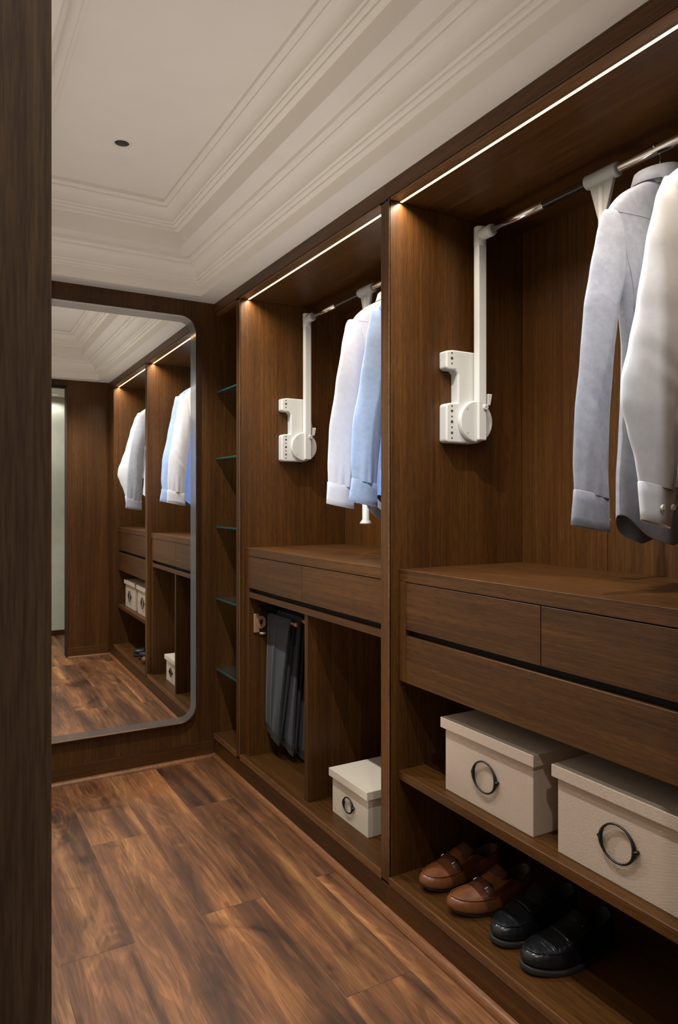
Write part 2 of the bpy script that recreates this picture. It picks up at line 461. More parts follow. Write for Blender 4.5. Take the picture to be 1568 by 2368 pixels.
struct(merge('trim_2', [tray(m2, '', None)], M['paint']))

def downlight(x, y, z, label, deep=0.05, power=DOWN_POWER, col=(1.0, 0.985, 0.965), glow=False, cone=112):
    t = thing('downlight', label, 'downlight', (x, y, z))
    n = 32
    def ring(r, zz): return [(r * math.cos(2 * PI * k / n), r * math.sin(2 * PI * k / n), zz) for k in range(n)]
    vs, fs = loft([ring(DLR, 0.003), ring(DLR + 0.001, -0.002), ring(DLR + 0.009, -0.0025), ring(DLR + 0.010, 0.0)], True)
    mesh('rim', vs, fs, M['downlight_rim'], t, world=False, smooth=True)
    vs, fs = loft([ring(DLR, 0.001), ring(DLR * 0.9, 0.018), ring(DLR * 0.72, deep)], True)
    mesh('reflector', vs, fs, M['reflector'], t, world=False, smooth=True)
    vs, fs = loft([ring(DLR * 0.72, deep), ring(0.001, deep)], True)
    mesh('lamp', vs, fs, M['lamp'] if glow else M['black_metal'], t, world=False)
    d = bpy.data.lights.new('downlight_lamp', 'SPOT'); d.spot_size = math.radians(cone); d.spot_blend = 0.45
    d.shadow_soft_size = 0.016; d.energy = power; d.color = col
    o = bpy.data.objects.new('downlight_lamp', d); C.objects.link(o); o.parent = t
    o.location = (0, 0, -0.006)
    return t
downlight(DLX, DLY1, 2.631, 'recessed round downlight in the tray ceiling near the mirror end')
downlight(DLX, DLY2, 2.631, 'recessed round downlight in the tray ceiling near the doorway')
downlight(0.93, -0.40, 2.311, 'lit recessed downlight in the corridor ceiling seen in the mirror', 0.012, 4.0, glow=True, cone=150)
downlight(0.35, 0.05, 2.311, 'added unseen downlight in the corridor ceiling behind the doorway', 0.012, 34.0, glow=True, cone=160)  # invented lamp, evens out the corridor wall and lights the door jamb

# ------------------------------------------------------------------ walls
struct(box('wall_back', -0.1, XB + 0.1, YE, YE + 0.08, 0, ZC, M['wood_z'], bevel=0))
struct(box('baseboard_back', 0.0, XF - 0.001, YE - 0.006, YE, 0, 0.083, M['wood_x']))
struct(box('wall_right', XB + 0.012, XB + 0.09, YN, YE, 0, ZC, M['wood_z'], bevel=0))
struct(box('wall_left', -0.10, 0.0, YN, YE, 0, ZC, M['plaster_left'], bevel=0))
struct(box('wall_near_right', 0.913, XB + 0.09, YNO, YN, 0, ZC, M['wood_z']))
struct(box('baseboard_near', 0.915, XF - 0.001, YN, YN + 0.006, 0, 0.083, M['wood_x']))
struct(box('trim_5', 0.906, 0.913, YNO - 0.004, YN + 0.004, 0, 2.25, M['wood_dim']))
struct(box('wall_near_left', -1.6, 0.059, YNO, YN, 0, ZC, M['wood_dim']))
struct(box('wall_near_header', 0.059, 0.913, YNO, YN, 2.262, ZC, M['wood_dim']))
struct(box('trim_6', 0.062, 0.905, YN - 0.09, YN - 0.05, 2.238, 2.262, M['black_metal']))
struct(box('wall_corridor', -1.6, 2.2, -0.66, -0.56, 0, 2.311, M['plaster'], bevel=0))
struct(box('baseboard_corridor', -1.6, 2.2, -0.56, -0.55, 0, 0.05, M['wood_x']))
struct(box('wall_corridor_right', 1.95, 2.05, -0.56, 0.43, 0, 2.311, M['plaster'], bevel=0))
hole_ceiling = [(-1.6, 0.32, -0.66, YNO, 2.311, 2.36), (0.38, 0.90, -0.66, YNO, 2.311, 2.36), (0.32, 0.38, -0.66, 0.02, 2.311, 2.36), (0.32, 0.38, 0.08, YNO, 2.311, 2.36), (0.96, 2.2, -0.66, YNO, 2.311, 2.36), (0.90, 0.96, -0.66, -0.43, 2.311, 2.36), (0.90, 0.96, -0.37, YNO, 2.311, 2.36)]
struct(boxes('ceiling_corridor', hole_ceiling, M['paint'], bevel=0))
# quarter-round floor trims
def qround(r, n=5): return [(0, 0)] + [(r * math.cos(a * PI / 2 / n), r * math.sin(a * PI / 2 / n)) for a in range(n + 1)]
vs, fs = prism([(XF - 0.0 - x, z) for x, z in qround(0.022)], 1, YN + 0.02, YE - 0.006)
struct(mesh('trim_3', vs, fs, M['trim'], smooth=False))
vs, fs = prism([(YE - 0.006 - x, z) for x, z in qround(0.018)], 0, 0.0, XF - 0.004)
struct(mesh('trim_4', vs, fs, M['trim']))
vs, fs = prism([(YN + 0.006 + x, z) for x, z in qround(0.014)], 0, 0.913, XF - 0.004)
struct(mesh('trim_7', vs, fs, M['trim']))

# ------------------------------------------------------------------ mirror
t = thing('mirror', 'tall frameless wall mirror with rounded corners and a frosted border', 'mirror', (0.62, 3.377, 1.21), rotz=-0.0105)
mx0, mx1, mz0, mz1, mr = 0.10 - 0.62, 1.136 - 0.62, 0.211 - 1.21, 2.209 - 1.21, 0.085
def ringband(o, i, y):
    vs = [(p[0], y, p[1]) for p in o] + [(p[0], y, p[1]) for p in i]; n = len(o)
    return vs, [(k, (k + 1) % n, n + (k + 1) % n, n + k) for k in range(n)]
def rr(d): return rrect(mx0 + d, mx1 - d, mz0 + d, mz1 - d, mr - d * 0.8)
inner = rr(0.036)
mesh('glass_face', [(p[0], 0, p[1]) for p in inner], [tuple(range(len(inner)))], M['mirror'], t, world=False)
vs, fs = ringband(rr(0.009), inner, 0.0)
mesh('frosted_border', vs, fs, M['frost'], t, world=False)
loops = [[(p[0], y, p[1]) for p in rr(d)] for d, y in ((0.009, 0.0), (0.003, 0.003), (0.0, 0.007))]
vs, fs = loft(loops, True)
mesh('polished_rim', vs, fs, M['mirror_edge'], t, world=False, smooth=True)
loops = [[(p[0], y, p[1]) for p in rr(d)] for d, y in ((0.0, 0.007), (0.004, 0.007), (0.004, 0.062))]
vs, fs = loft(loops, True, (False, True))
mesh('backing', vs, fs, M['black_metal'], t, world=False)

# ------------------------------------------------------------------ wardrobes (fixed carcases)
def carcase(name, label, y0, y1, ym0, ym1, panels):
    """y0..y1 inner opening; ym0 / ym1 outer extents"""
    t = thing(name, label, 'wardrobe', (XF, (y0 + y1) / 2, 0))
    if ym0 < y0:
        box('side_panel', XF, XB, ym0, y0, ZD - 0.02, Z_TOP, M['wood_z'], t)
    if ym1 > y1:
        box('side_panel', XF, XB, y1, ym1, ZD - 0.02, Z_TOP, M['wood_z'], t)
    # fascia, groove and lipping
    box('fascia', XF, XF + 0.018, ym0, ym1, 2.2555, ZC - 0.001, M['wood_y'], t)
    box('lipping', XF, XF + 0.03, y0 + 0.005, y1 - 0.005, Z_TOP, 2.2525, M['edge'], t, bevel=0.0004)
    box('top_panel', XF + 0.03, XB, y0, y1, Z_TOP, Z_TOP + 0.018, M['wood_y'], t)
    # back boards
    nb = panels; wdt = (y1 - y0) / nb
    for k in range(nb):
        box('back_board', XB, XB + 0.010, y0 + k * wdt + 0.0008, y0 + (k + 1) * wdt - 0.0008, ZD - 0.02, Z_TOP + 0.018, M['wood_z'], t)
    box('deck', XF + 0.0015, XB, y0, y1, ZD - 0.026, ZD, M['wood_y'], t)
    box('deck_edge', XF - 0.001, XF + 0.0015, y0 - 0.002, y1 + 0.002, ZD - 0.026, ZD + 0.0006, M['edge'], t, bevel=0.0005)
    box('plinth', XF + 0.001, XF + 0.02, ym0, ym1, 0.0, ZD - 0.0285, M['wood_y'], t)
    return t
near_w = carcase('wardrobe', 'open dark walnut wardrobe bay with grey and white shirts and shoes', Y_N0, Y_DIV0, YN + 0.006, Y_DIV1 - 0.0245 , 3)
far_w = carcase('wardrobe', 'open dark walnut wardrobe bay with blue shirt and trouser rack', Y_DIV1, Y_P0, Y_DIV0 + 0.0245, Y_P1, 3)
niche = carcase('corner_shelving', 'narrow dark walnut corner niche with glass shelves beside the mirror', Y_P1, YE - 0.002, Y_P1, YE - 0.002, 1)
niche['category'] = 'shelving'
# inner lining edges with shadow groove beside divider / post fronts
def liner(parent, y, sgn):
    box('edge_strip', XF - 0.0015, XF + 0.004, min(y, y + sgn * 0.005), max(y, y + sgn * 0.005), ZD, Z_TOP + 0.006, M['edge'], parent, bevel=0.0004)
    box('groove', XF - 0.0006, XF + 0.002, min(y + sgn * 0.005, y + sgn * 0.008), max(y + sgn * 0.005, y + sgn * 0.008), ZD, Z_TOP + 0.006, M['slot'], parent, bevel=0)
liner(near_w, Y_DIV0, 1); liner(far_w, Y_P0, 1)
box('shelf', XU, XB, Y_N0 + 0.0005, Y_DIV0 - 0.0005, 0.421, 0.449, M['wood_y'], near_w, bevel=0.0015)

# LED strips
for (a, b, lab) in ((Y_N0 + 0.004, Y_DIV0 - 0.004, 'warm white light strip under the top of the wardrobe bay with grey shirt'),
                    (Y_DIV1 + 0.004, Y_P0 - 0.004, 'warm white light strip under the top of the wardrobe bay with blue shirt')):
    t = thing('led_strip', lab, 'light strip', (1.287, (a + b) / 2, Z_TOP), 'light strips under the wardrobe tops')
    box('diffuser', 1.2828, 1.2912, a, b, Z_TOP - 0.0007, Z_TOP, M['led'], t, bevel=0)
    d = bpy.data.lights.new('led_lamp', 'AREA'); d.shape = 'RECTANGLE'; d.size = 0.006; d.size_y = b - a - 0.004
    d.energy = LED_POWER; d.color = (1.0, 0.87, 0.70); d.spread = math.radians(145)
    o = bpy.data.objects.new('led_lamp', d); C.objects.link(o); o.parent = t; o.location = (0, 0, -0.0015)

# ------------------------------------------------------------------ drawer units
def drawer(parent, y0, y1, z0, z1, x, grip=0.0):
    d = box('drawer', x, x + 0.02, y0, y1, z0, z1, M['wood_y'], parent, bevel=0.0008)
    return d
t = thing('drawer_unit', 'wide walnut drawer unit with three fronts above the storage boxes', 'drawers', (XU, 1.27, 0.734))
box('worktop', XU, XB, Y_N0 + 0.0006, Y_DIV0 - 0.0006, 1.048, 1.085, M['wood_y'], t, bevel=0.0016)
box('edge_highlight', XU - 0.0005, XU + 0.002, Y_N0 + 0.001, Y_DIV0 - 0.001, 1.0838, 1.0856, M['edge'], t, bevel=0.0003)  # paler strip, paints a highlight along the worktop's front edge
box('side_board', XU, XB, Y_DIV0 - 0.0366, Y_DIV0 - 0.0006, 0.734, 1.048, M['wood_z'], t)
box('side_board', XU, XB, Y_N0 + 0.0006, Y_N0 + 0.0366, 0.734, 1.048, M['wood_z'], t)
box('bottom_board', XU + 0.021, XB, Y_N0 + 0.037, Y_DIV0 - 0.037, 0.734, 0.75, M['wood_y'], t)
box('shadow_gap', XU + 0.03, XU + 0.034, Y_N0 + 0.037, Y_DIV0 - 0.037, 0.75, 1.048, M['slot'], t, bevel=0)
ya, yb = Y_N0 + 0.0385, Y_DIV0 - 0.0382
ymid = 1.242
drawer(t, ymid + 0.0012, yb, 0.900, 1.0455, XU); drawer(t, ya, ymid - 0.0012, 0.900, 1.0455, XU)
drawer(t, ya, yb, 0.734, 0.880, XU)

XV = 1.270
t = thing('drawer_unit', 'walnut unit with two drawers above an open trouser compartment', 'drawers', (XV, 2.49, ZD))
box('worktop', XV, XB, Y_DIV1 + 0.0006, Y_P0 - 0.0006, 1.046, 1.083, M['wood_y'], t, bevel=0.0016)
box('edge_highlight', XV - 0.0005, XV + 0.002, Y_DIV1 + 0.001, Y_P0 - 0.001, 1.0818, 1.0836, M['edge'], t, bevel=0.0003)  # same painted highlight on this worktop edge
box('side_board', XV, XB, Y_P0 - 0.044, Y_P0 - 0.0006, ZD, 1.046, M['wood_z'], t)
box('side_board', XV + 0.004, XB, Y_DIV1 + 0.0006, Y_DIV1 + 0.030, ZD, 1.046, M['wood_z'], t)
box('rail', XV, XV + 0.025, Y_DIV1 + 0.031, Y_P0 - 0.0445, 0.855, 0.879, M['wood_y'], t)
box('bottom_board', XV + 0.025, XB, Y_DIV1 + 0.031, Y_P0 - 0.0445, 0.855, 0.869, M['wood_y'], t)
box('shadow_gap', XV + 0.03, XV + 0.034, Y_DIV1 + 0.031, Y_P0 - 0.0445, 0.870, 1.046, M['slot'], t, bevel=0)
drawer(t, 2.501, Y_P0 - 0.046, 0.900, 1.0435, XV); drawer(t, Y_DIV1 + 0.033, 2.498, 0.900, 1.0435, XV)
box('partition', XU - 0.004, XB, 2.464, 2.490, ZD + 0.0003, 0.854, M['wood_z'], t, bevel=0.0015)

# ------------------------------------------------------------------ glass shelves in the niche
gz = (1.85, 1.512, 1.165, 0.80, 0.44)
for k, z in enumerate(gz):
    lab = ['topmost clear glass shelf in the corner niche', 'clear glass shelf second from the top in the corner niche', 'middle clear glass shelf in the corner niche',
           'clear glass shelf second from the bottom in the corner niche', 'lowest clear glass shelf in the corner niche'][k]
    t = thing('glass_shelf', lab, 'shelf', (1.25, (Y_P1 + YE) / 2, z), 'glass shelves in the corner niche')
    box('pane', 1.258, XB - 0.002, Y_P1 + 0.001, YE - 0.004, z, z + 0.008, M['glass'], t, bevel=0)
    box('front_edge', 1.255, 1.258, Y_P1 + 0.001, YE - 0.004, z, z + 0.008, M['glass_edge'], t, bevel=0.0004)

# ------------------------------------------------------------------ pull-down hanging rails
def cyl_y(x, z, y0, y1, r, n=20):
    return loft([[(x + r * math.cos(2 * PI * k / n), y, z + r * math.sin(2 * PI * k / n)) for k in range(n)] for y in (y0, y1)], True, (True, True))
XR, ZR = 1.566, 2.176
def lift(label, y_far, y_near, zg=1.206):
    yc = (y_far + y_near) / 2
    t = thing('wardrobe_lift', label, 'wardrobe lift', (XR, yc, 1.49), 'pull-down hanging rails')
    for wall, s in ((y_far, -1), (y_near, 1)):           # s: direction away from wall
        def Y(d): return wall + s * d
        circ = [(1.552 + 0.070 * math.cos(a), 1.560 + 0.070 * math.sin(a)) for a in [math.radians(q) for q in range(12, -91, -9)]]
        poly = [(1.440, 1.787), (1.470, 1.792), (1.560, 1.792), (1.586, 1.77), (1.606, 1.66)] + circ + [(1.448, 1.490), (1.440, 1.496), (1.440, 1.611), (1.448, 1.618), (1.488, 1.622),
                (1.488, 1.715), (1.478, 1.727), (1.448, 1.727), (1.440, 1.733)]
        h = merge('housing', [prism(poly, 1, Y(0.0), Y(0.040))], M['white_plastic'], t, bevel=0.006, segs=2)
        holes = []
        for zz, r in ((1.781, 0.003), (1.764, 0.005), (1.747, 0.003), (1.609, 0.003), (1.593, 0.0045), (1.575, 0.003), (1.558, 0.005), (1.540, 0.003), (1.522, 0.0045), (1.505, 0.003)):
            merge('screw_hole', [cyl_y(1.462, zz, Y(0.0395), Y(0.0404), r, 12)], M['hole'], h)
        merge('drum', [cyl_y(1.552, 1.562, Y(0.040), Y(0.058), 0.068, 48)], M['white_plastic'], t, bevel=0.004, segs=2)
        boxes('drum_cover', [(1.549, 1.584, min(Y(0.058), Y(0.070)), max(Y(0.058), Y(0.070)), 1.500, 1.626)], M['white_plastic'], t, bevel=0.003)
        for q in (35, 125, 215, 305):
            a = math.radians(q + 10); merge('cap_screw', [cyl_y(1.552 + 0.056 * math.cos(a), 1.562 + 0.056 * math.sin(a), Y(0.057), Y(0.0586), 0.003, 10)], M['grey_plastic'], t)
        boxes('arm', [(1.549, 1.584, min(Y(0.044), Y(0.070)), max(Y(0.044), Y(0.070)), 1.620, 2.158)], M['white_tube'], t, bevel=0.004, segs=2)
        merge('pivot', [cyl_y(1.576, 1.609, Y(0.070), Y(0.077), 0.0095, 20)], M['white_plastic'], t, bevel=0.001)
        merge('pivot_screw', [cyl_y(1.576, 1.609, Y(0.0765), Y(0.0774), 0.0045, 6)], M['grey_plastic'], t)
        vs, fs = prism([(1.590, 1.615), (1.604, 1.617), (1.612, 1.655), (1.592, 1.655)], 1, Y(0.04), Y(0.066))
        mesh('stop_block', vs, fs, M['white_plastic'], t, bevel=0.002)
        boxes('brace_rib', [(1.586, 1.592, min(Y(0.04), Y(0.05)), max(Y(0.04), Y(0.05)), 1.66, 1.765)], M['white_plastic'], t, bevel=0.002)
        # elbow
        n = 24
        vert = loft([[(XR + 0.0215 * math.cos(2 * PI * k / n), Y(0.057) + 0.0195 * math.sin(2 * PI * k / n), z) for k in range(n)] for z in (2.138, 2.197, 2.202)], True, (True, True))
        horiz = cyl_y(XR, ZR, Y(0.055), Y(0.115), 0.0195, n)
        merge('elbow', [vert, horiz], M['white_plastic'], t, bevel=0.002, smooth=False)
        merge('elbow_collar', [cyl_y(XR, ZR, Y(0.108), Y(0.122), 0.0165, n)], M['grey_plastic'], t)
    merge('hanging_rail', [cyl_y(XR, ZR, y_near + 0.11, y_far - 0.34, 0.0128, 28)], M['chrome'], t, smooth=True)
    merge('inner_rail', [cyl_y(XR, ZR, y_far - 0.335, y_far - 0.11, 0.0118, 28)], M['chrome'], t, smooth=True)
    # centre sleeve with gusset and pull rod
    merge('sleeve', [cyl_y(XR, ZR, yc - 0.052, yc + 0.052, 0.0195, 28)], M['grey_plastic'], t, bevel=0.002)
    vs, fs = prism([(yc - 0.040, ZR - 0.015), (yc + 0.040, ZR - 0.015), (yc + 0.011, ZR - 0.115), (yc - 0.011, ZR - 0.115)], 0, XR - 0.006, XR + 0.006)
    mesh('gusset', vs, fs, M['grey_plastic'], t, bevel=0.0015)
    tube('pull_rod', [(XR - 0.004, yc, ZR - 0.03), (XR - 0.004, yc, 1.262)], 0.0085, M['white_tube'], t, 14)
    tube('grip', [(XR - 0.004, yc, zg + 0.19), (XR - 0.004, yc, zg + 0.019), (XR - 0.004, yc, zg + 0.006), (XR - 0.004, yc, zg)], 0.015, M['white_plastic'], t, 18, rs=[0.0145, 0.0145, 0.024, 0.026])
    return t
lift('white pull-down hanging rail holding the grey and white shirts', Y_DIV0, Y_N0, 1.245)
lift('white pull-down hanging rail holding the pale blue shirt', Y_P0, Y_DIV1)

# ------------------------------------------------------------------ hangers and shirts
def hanger(y, label, group):
    t = thing('clothes_hanger', label, 'hanger', (XR, y, ZR), group)
    pts = []
    for k in range(-10, 11):
        u = k / 10.0; x = 0.138 * u; z = -0.121 - 0.070 * abs(u) ** 1.35
        pts.append((x, 0.0, z))
    lo = []
    for (x, yy, z) in pts:
        h = 0.016 - 0.006 * abs(x) / 0.138; b = 0.008 + 0.006 * abs(x) / 0.138
        lo.append([(x, -b, z - h), (x, b, z - h), (x, b, z), (x, 0.5 * b, z + 0.003), (x, -0.5 * b, z + 0.003), (x, -b, z)])
    vs, fs = loft(lo, True, (True, True)); mesh('bar', vs, fs, M['hanger'], t, world=False, bevel=0.003)
    hk = [(0, 0, -0.112), (0, 0, -0.052), (0.010, 0, -0.034)] + [(0.0155 * math.sin(a), 0, 0.0155 * math.cos(a)) for a in [math.radians(q) for q in range(120, -100, -20)]]
    tube('hook', hk, 0.0017, M['chrome'], t, 8, world=False)
    return t

def shirt(y, label, cloth, seed, stations, hem=-0.93, body_hw=0.145, body_cloth=None, front=False, group='shirts on the pull-down rails', pinch=1.0, back_scale=0.74, cufflen=0.075, ridge=((0, 0.7), (1, 0.6))):
    rnd = random.Random(seed)
    t = thing('shirt', label, 'shirt', (XR, y, ZR), group)
    bc = body_cloth or cloth
    ph = [rnd.uniform(0, 6.28) for _ in range(8)]
    n = 48
    rows = [(-0.092, 0.052, 0.044), (-0.104, 0.075, 0.043), (-0.122, 0.108, 0.040), (-0.145, 0.143, 0.036), (-0.170, 0.170, 0.032), (-0.196, 0.184, 0.030), (-0.222, 0.186, 0.032),
            (-0.26, 0.178, 0.036), (-0.32, 0.166, 0.043), (-0.40, body_hw + 0.012, 0.050), (-0.50, body_hw, 0.054), (-0.62, body_hw, 0.055), (-0.74, body_hw + 0.004, 0.056), (-0.84, body_hw + 0.01, 0.057), (hem, body_hw + 0.012, 0.058)]
    # resample
    zs = [-0.092 - 0.0 + (hem + 0.092) * (k / 40.0) ** 1.15 for k in range(41)]
    loops = []
    for z in zs:
        hw, ht = table([(-r[0], r[1], r[2]) for r in rows], -z)
        dp = max(0.0, min(1.0, (-z - 0.15) / 0.6))
        lp = []
        for k in range(n):
            a = 2 * PI * k / n; c, s = math.cos(a), math.sin(a)
            x = hw * math.copysign(abs(c) ** 0.85, c)
            yy = ht * pinch * math.copysign(abs(s) ** 0.75, s)
            fold = 0.010 * math.sin(34 * x + ph[0] + 2.0 * z) + 0.006 * math.sin(61 * x + ph[1] - 3 * z) + 0.004 * math.sin(9 * z + ph[2])
            yy += fold * dp * (0.3 + 0.7 * abs(s))
            zz = z
            if -z > 0.75:
                q = (-z - 0.75) / (-hem - 0.75); zz = z + q * 0.075 * min(1.0, abs(x) / hw) ** 2.2
            lp.append((x, yy, zz))
        loops.append(lp)
    vs, fs = loft(loops, True)
    mesh('body', vs, fs, bc, t, world=False, smooth=True, solid=0.0012, sub=1)
    def face_y(x, z, side):
        hw, ht = table([(-r[0], r[1], r[2]) for r in rows], -z); dp = max(0.0, min(1.0, (-z - 0.15) / 0.6))
        c = min(1.0, abs(x) / hw) ** (1 / 0.85); sn = math.sqrt(max(0.0, 1 - c * c))
        fold = 0.010 * math.sin(34 * x + ph[0] + 2.0 * z) + 0.006 * math.sin(61 * x + ph[1] - 3 * z) + 0.004 * math.sin(9 * z + ph[2])
        return side * ht * pinch * sn ** 0.75 + fold * dp * (0.3 + 0.7 * sn ** 0.75)
    for sx in (-1, 1):
        pts = []
        for q in range(13):
            z = -0.200 - 0.225 * q / 12; x = sx * lerp(0.158, 0.118, math.sin(q / 12 * PI / 2) ** 1.5)
            pts.append((x, face_y(x, z, -1) - 0.0008, z))
        tube('armhole_seam', pts, 0.0008, cloth, t, 6, world=False)
    pts = []
    for q in range(25):
        x = lerp(-0.168, 0.168, q / 24); z = -0.192 + 0.03 * (1 - (x / 0.168) ** 2) * 0
        pts.append((x, face_y(x, z, -1) - 0.0006, z))
    if not front: tube('yoke_seam', pts, 0.0007, cloth, t, 6, world=False)
    # collar: stand and turned-down leaf
    lo = []
    for (z, a, b) in ((-0.098, 0.056, 0.046), (-0.080, 0.052, 0.043), (-0.056, 0.051, 0.042), (-0.050, 0.054, 0.045), (-0.054, 0.058, 0.050), (-0.092, 0.068, 0.058)):
        lo.append([(a * math.cos(q), b * math.sin(q), z + 0.012 * math.cos(q * 1.0) * (1 if z > -0.07 else 0.5) - (0.012 if (s_ := math.sin(q)) < -0.8 and z < -0.09 else 0)) for q in [2 * PI * k / 36 for k in range(36)]])
    vs, fs = loft(lo, True); mesh('collar', vs, fs, cloth, t, world=False, smooth=True, solid=0.0015)
    # sleeves
    for sgn in (-1, 1):
        st = [(-z, xl, xr, yc, yt) for (z, xl, xr, yc, yt) in stations]
        z0, z1 = -st[0][0], -st[-1][0]
        loops = []; m = 48; cz = z1 + cufflen
        NZ = 44
        for i in range(NZ + 1):
            z = z0 + (cz - z0) * (i / NZ)
            xl, xr, yc, yt = table(st, -z)
            if sgn > 0: xl, xr = xl * back_scale, xr * back_scale
            rp = min(0.96, max(0.05, table(ridge, -z)[0]))
            d = min(1.0, i / 10.0); wq = xr - xl
            lp = []
            for k in range(m):
                if k <= m // 2:
                    u = k / (m // 2); q = u / rp if u < rp else (1 - u) / (1 - rp)
                    q = max(0.0, q); yy = yc - yt * (0.65 * q ** 0.75 + 0.35 * math.sin(PI * u) ** 0.7)
                else:
                    u = 1 - (k - m // 2) / (m // 2); yy = yc + 0.75 * yt * math.sin(PI * u) ** 0.7
                x = xl + wq * u
                side = math.sin(PI * u)
                fold = 0.0022 * math.sin(60 * x + ph[3] + 2.5 * z) + 0.0012 * math.sin(20 * z + ph[4] + 9 * u)
                el = math.exp(-((z + 0.60 + 0.25 * (u - 0.5) * math.sin(ph[7])) / 0.05) ** 2)
                fold += 0.0022 * el * math.sin(120 * z + 14 * u + ph[7])
                gq = max(0.0, 1 - (NZ - i) / 9.0)
                fold += 0.0022 * gq * math.sin(k * 0.9 + ph[5])
                yy += fold * d * side
                zz = z + (0.018 * u - 0.009) * -1.2 * (i / NZ)
                lp.append((x if sgn < 0 else -x, yy, zz))
            loops.append(lp)
        vs, fs = loft(loops, True, (True, False))
        mesh('sleeve', vs, fs, cloth, t, world=False, smooth=True, solid=0.0012, sub=1)
        # cuff
        lo = []
        for i, (zz, grow) in enumerate(((cz + 0.006, 0.0), (cz + 0.004, 0.0018), (cz - 0.02, 0.002), (z1 + 0.02, 0.002), (z1, 0.0022))):
            xl, xr, yc, yt = table(st, -min(zz, z0))
            if sgn > 0: xl, xr = xl * back_scale, xr * back_scale
            lp = []
            for k in range(m):
                u = k / (m // 2) if k <= m // 2 else 1 - (k - m // 2) / (m // 2)
                x = lerp(xl - grow, xr + grow, u); q = math.sin(PI * u) ** 0.6
                yy = yc - (0.72 * yt + grow) * q if k <= m // 2 else yc + (0.62 * yt + grow) * q
                lp.append((x if sgn < 0 else -x, yy, zz + (0.018 * u - 0.009) * -1.2))
            lo.append(lp)
        vs, fs = loft(lo, True)
        cf = mesh('cuff', vs, fs, cloth, t, world=False, smooth=True, solid=0.002)
        if front and sgn < 0:
            xl, xr, yc, yt = st[-1][1:]
            for bx in (xl + 0.35 * (xr - xl), xl + 0.72 * (xr - xl)):
                vs, fs = cyl_y(bx, z1 + 0.036, yc - yt * 0.85 - 0.010, yc - yt * 0.85 - 0.0045, 0.0062, 16)
                mesh('button', vs, fs, M['button'], cf, world=False, bevel=0.001)
            # sleeve placket
            pts = []
            for i in range(9):
                z = cz + 0.004 + 0.155 * i / 8; a, b, c2, d2 = table(st, -z)
                xc = a + (0.74 - 0.04 * i / 8) * (b - a); hw = 0.0125 if i < 8 else 0.004
                pts.append([(xc - hw, c2 - d2 - 0.0055, z), (xc + hw, c2 - d2 - 0.0045, z)])
            vs, fs = loft(pts, False); mesh('sleeve_placket', vs, fs, cloth, t, world=False, smooth=True, solid=-0.0015)
    # button placket on the front face of the body
    pl = []
    for i in range(24):
        z = -0.11 + (hem + 0.16) * i / 23
        hw, ht = table([(-r[0], r[1], r[2]) for r in rows], -z); dp = max(0.0, min(1.0, (-z - 0.15) / 0.6))
        pts = []
        for x in (-0.015, 0.0, 0.015):
            s = -1.0; c = abs(x) / hw
            fold = 0.010 * math.sin(34 * x + ph[0] + 2.0 * z) + 0.006 * math.sin(61 * x + ph[1] - 3 * z) + 0.004 * math.sin(9 * z + ph[2])
            pts.append((x, -ht * pinch * (1 - c * c * 0.3) + fold * dp - 0.0025, z))
        pl.append(pts)
    if front:
        vs, fs = loft(pl, False); mesh('placket', vs, fs, cloth, t, world=False, smooth=True, solid=-0.0012)
    return t

# z, x outer, x inner, y centre, half thickness (local to the rail)
ST_GREY = [(-0.185, -0.192, -0.160, 0.0, 0.012), (-0.205, -0.206, -0.140, 0.0, 0.022), (-0.26, -0.222, -0.125, 0.0, 0.030), (-0.34, -0.242, -0.128, 0.0, 0.036), (-0.43, -0.262, -0.152, 0.0, 0.036), (-0.55, -0.276, -0.166, 0.0, 0.032),
           (-0.68, -0.290, -0.172, 0.004, 0.028), (-0.80, -0.296, -0.176, 0.004, 0.026), (-0.86, -0.296, -0.180, 0.0, 0.024), (-0.94, -0.305, -0.178, 0.0, 0.022)]
ST_WHITE = [(-0.160, -0.176, -0.140, 0.0, 0.012), (-0.22, -0.207, -0.120, 0.0, 0.024), (-0.327, -0.241, -0.085, 0.0, 0.034), (-0.46, -0.274, -0.085, -0.004, 0.042), (-0.554, -0.306, -0.105, -0.008, 0.042), (-0.628, -0.333, -0.125, -0.010, 0.040),
            (-0.68, -0.338, -0.135, -0.012, 0.038), (-0.735, -0.316, -0.142, -0.012, 0.036), (-0.80, -0.289, -0.150, -0.012, 0.032), (-0.85, -0.275, -0.160, -0.01, 0.028), (-0.925, -0.266, -0.174, -0.01, 0.024)]
ST_LILAC = [(-0.185, -0.200, -0.160, 0.0, 0.012), (-0.21, -0.214, -0.140, 0.0, 0.024), (-0.30, -0.232, -0.120, 0.0, 0.034), (-0.45, -0.258, -0.140, 0.0, 0.036), (-0.62, -0.286, -0.160, 0.0, 0.032), (-0.75, -0.292, -0.176, 0.0, 0.028),
            (-0.82, -0.290, -0.180, 0.0, 0.024), (-0.895, -0.294, -0.176, 0.0, 0.022)]
ST_BLUE = [(-0.180, -0.196, -0.150, 0.0, 0.012), (-0.21, -0.204, -0.130, 0.0, 0.026), (-0.30, -0.222, -0.105, -0.004, 0.038), (-0.45, -0.250, -0.128, -0.008, 0.040), (-0.62, -0.284, -0.160, -0.010, 0.036), (-0.75, -0.290, -0.176, -0.012, 0.030),
           (-0.81, -0.284, -0.180, -0.01, 0.026), (-0.886, -0.296, -0.178, -0.01, 0.022)]
hanger(1.13, 'wooden hanger inside the grey chambray shirt', 'wooden clothes hangers')
hanger(0.985, 'wooden hanger inside the white shirt with cuff buttons', 'wooden clothes hangers')
hanger(2.30, 'wooden hanger inside the plain white shirt behind the blue shirt', 'wooden clothes hangers')
hanger(2.145, 'wooden hanger inside the pale blue shirt', 'wooden clothes hangers')
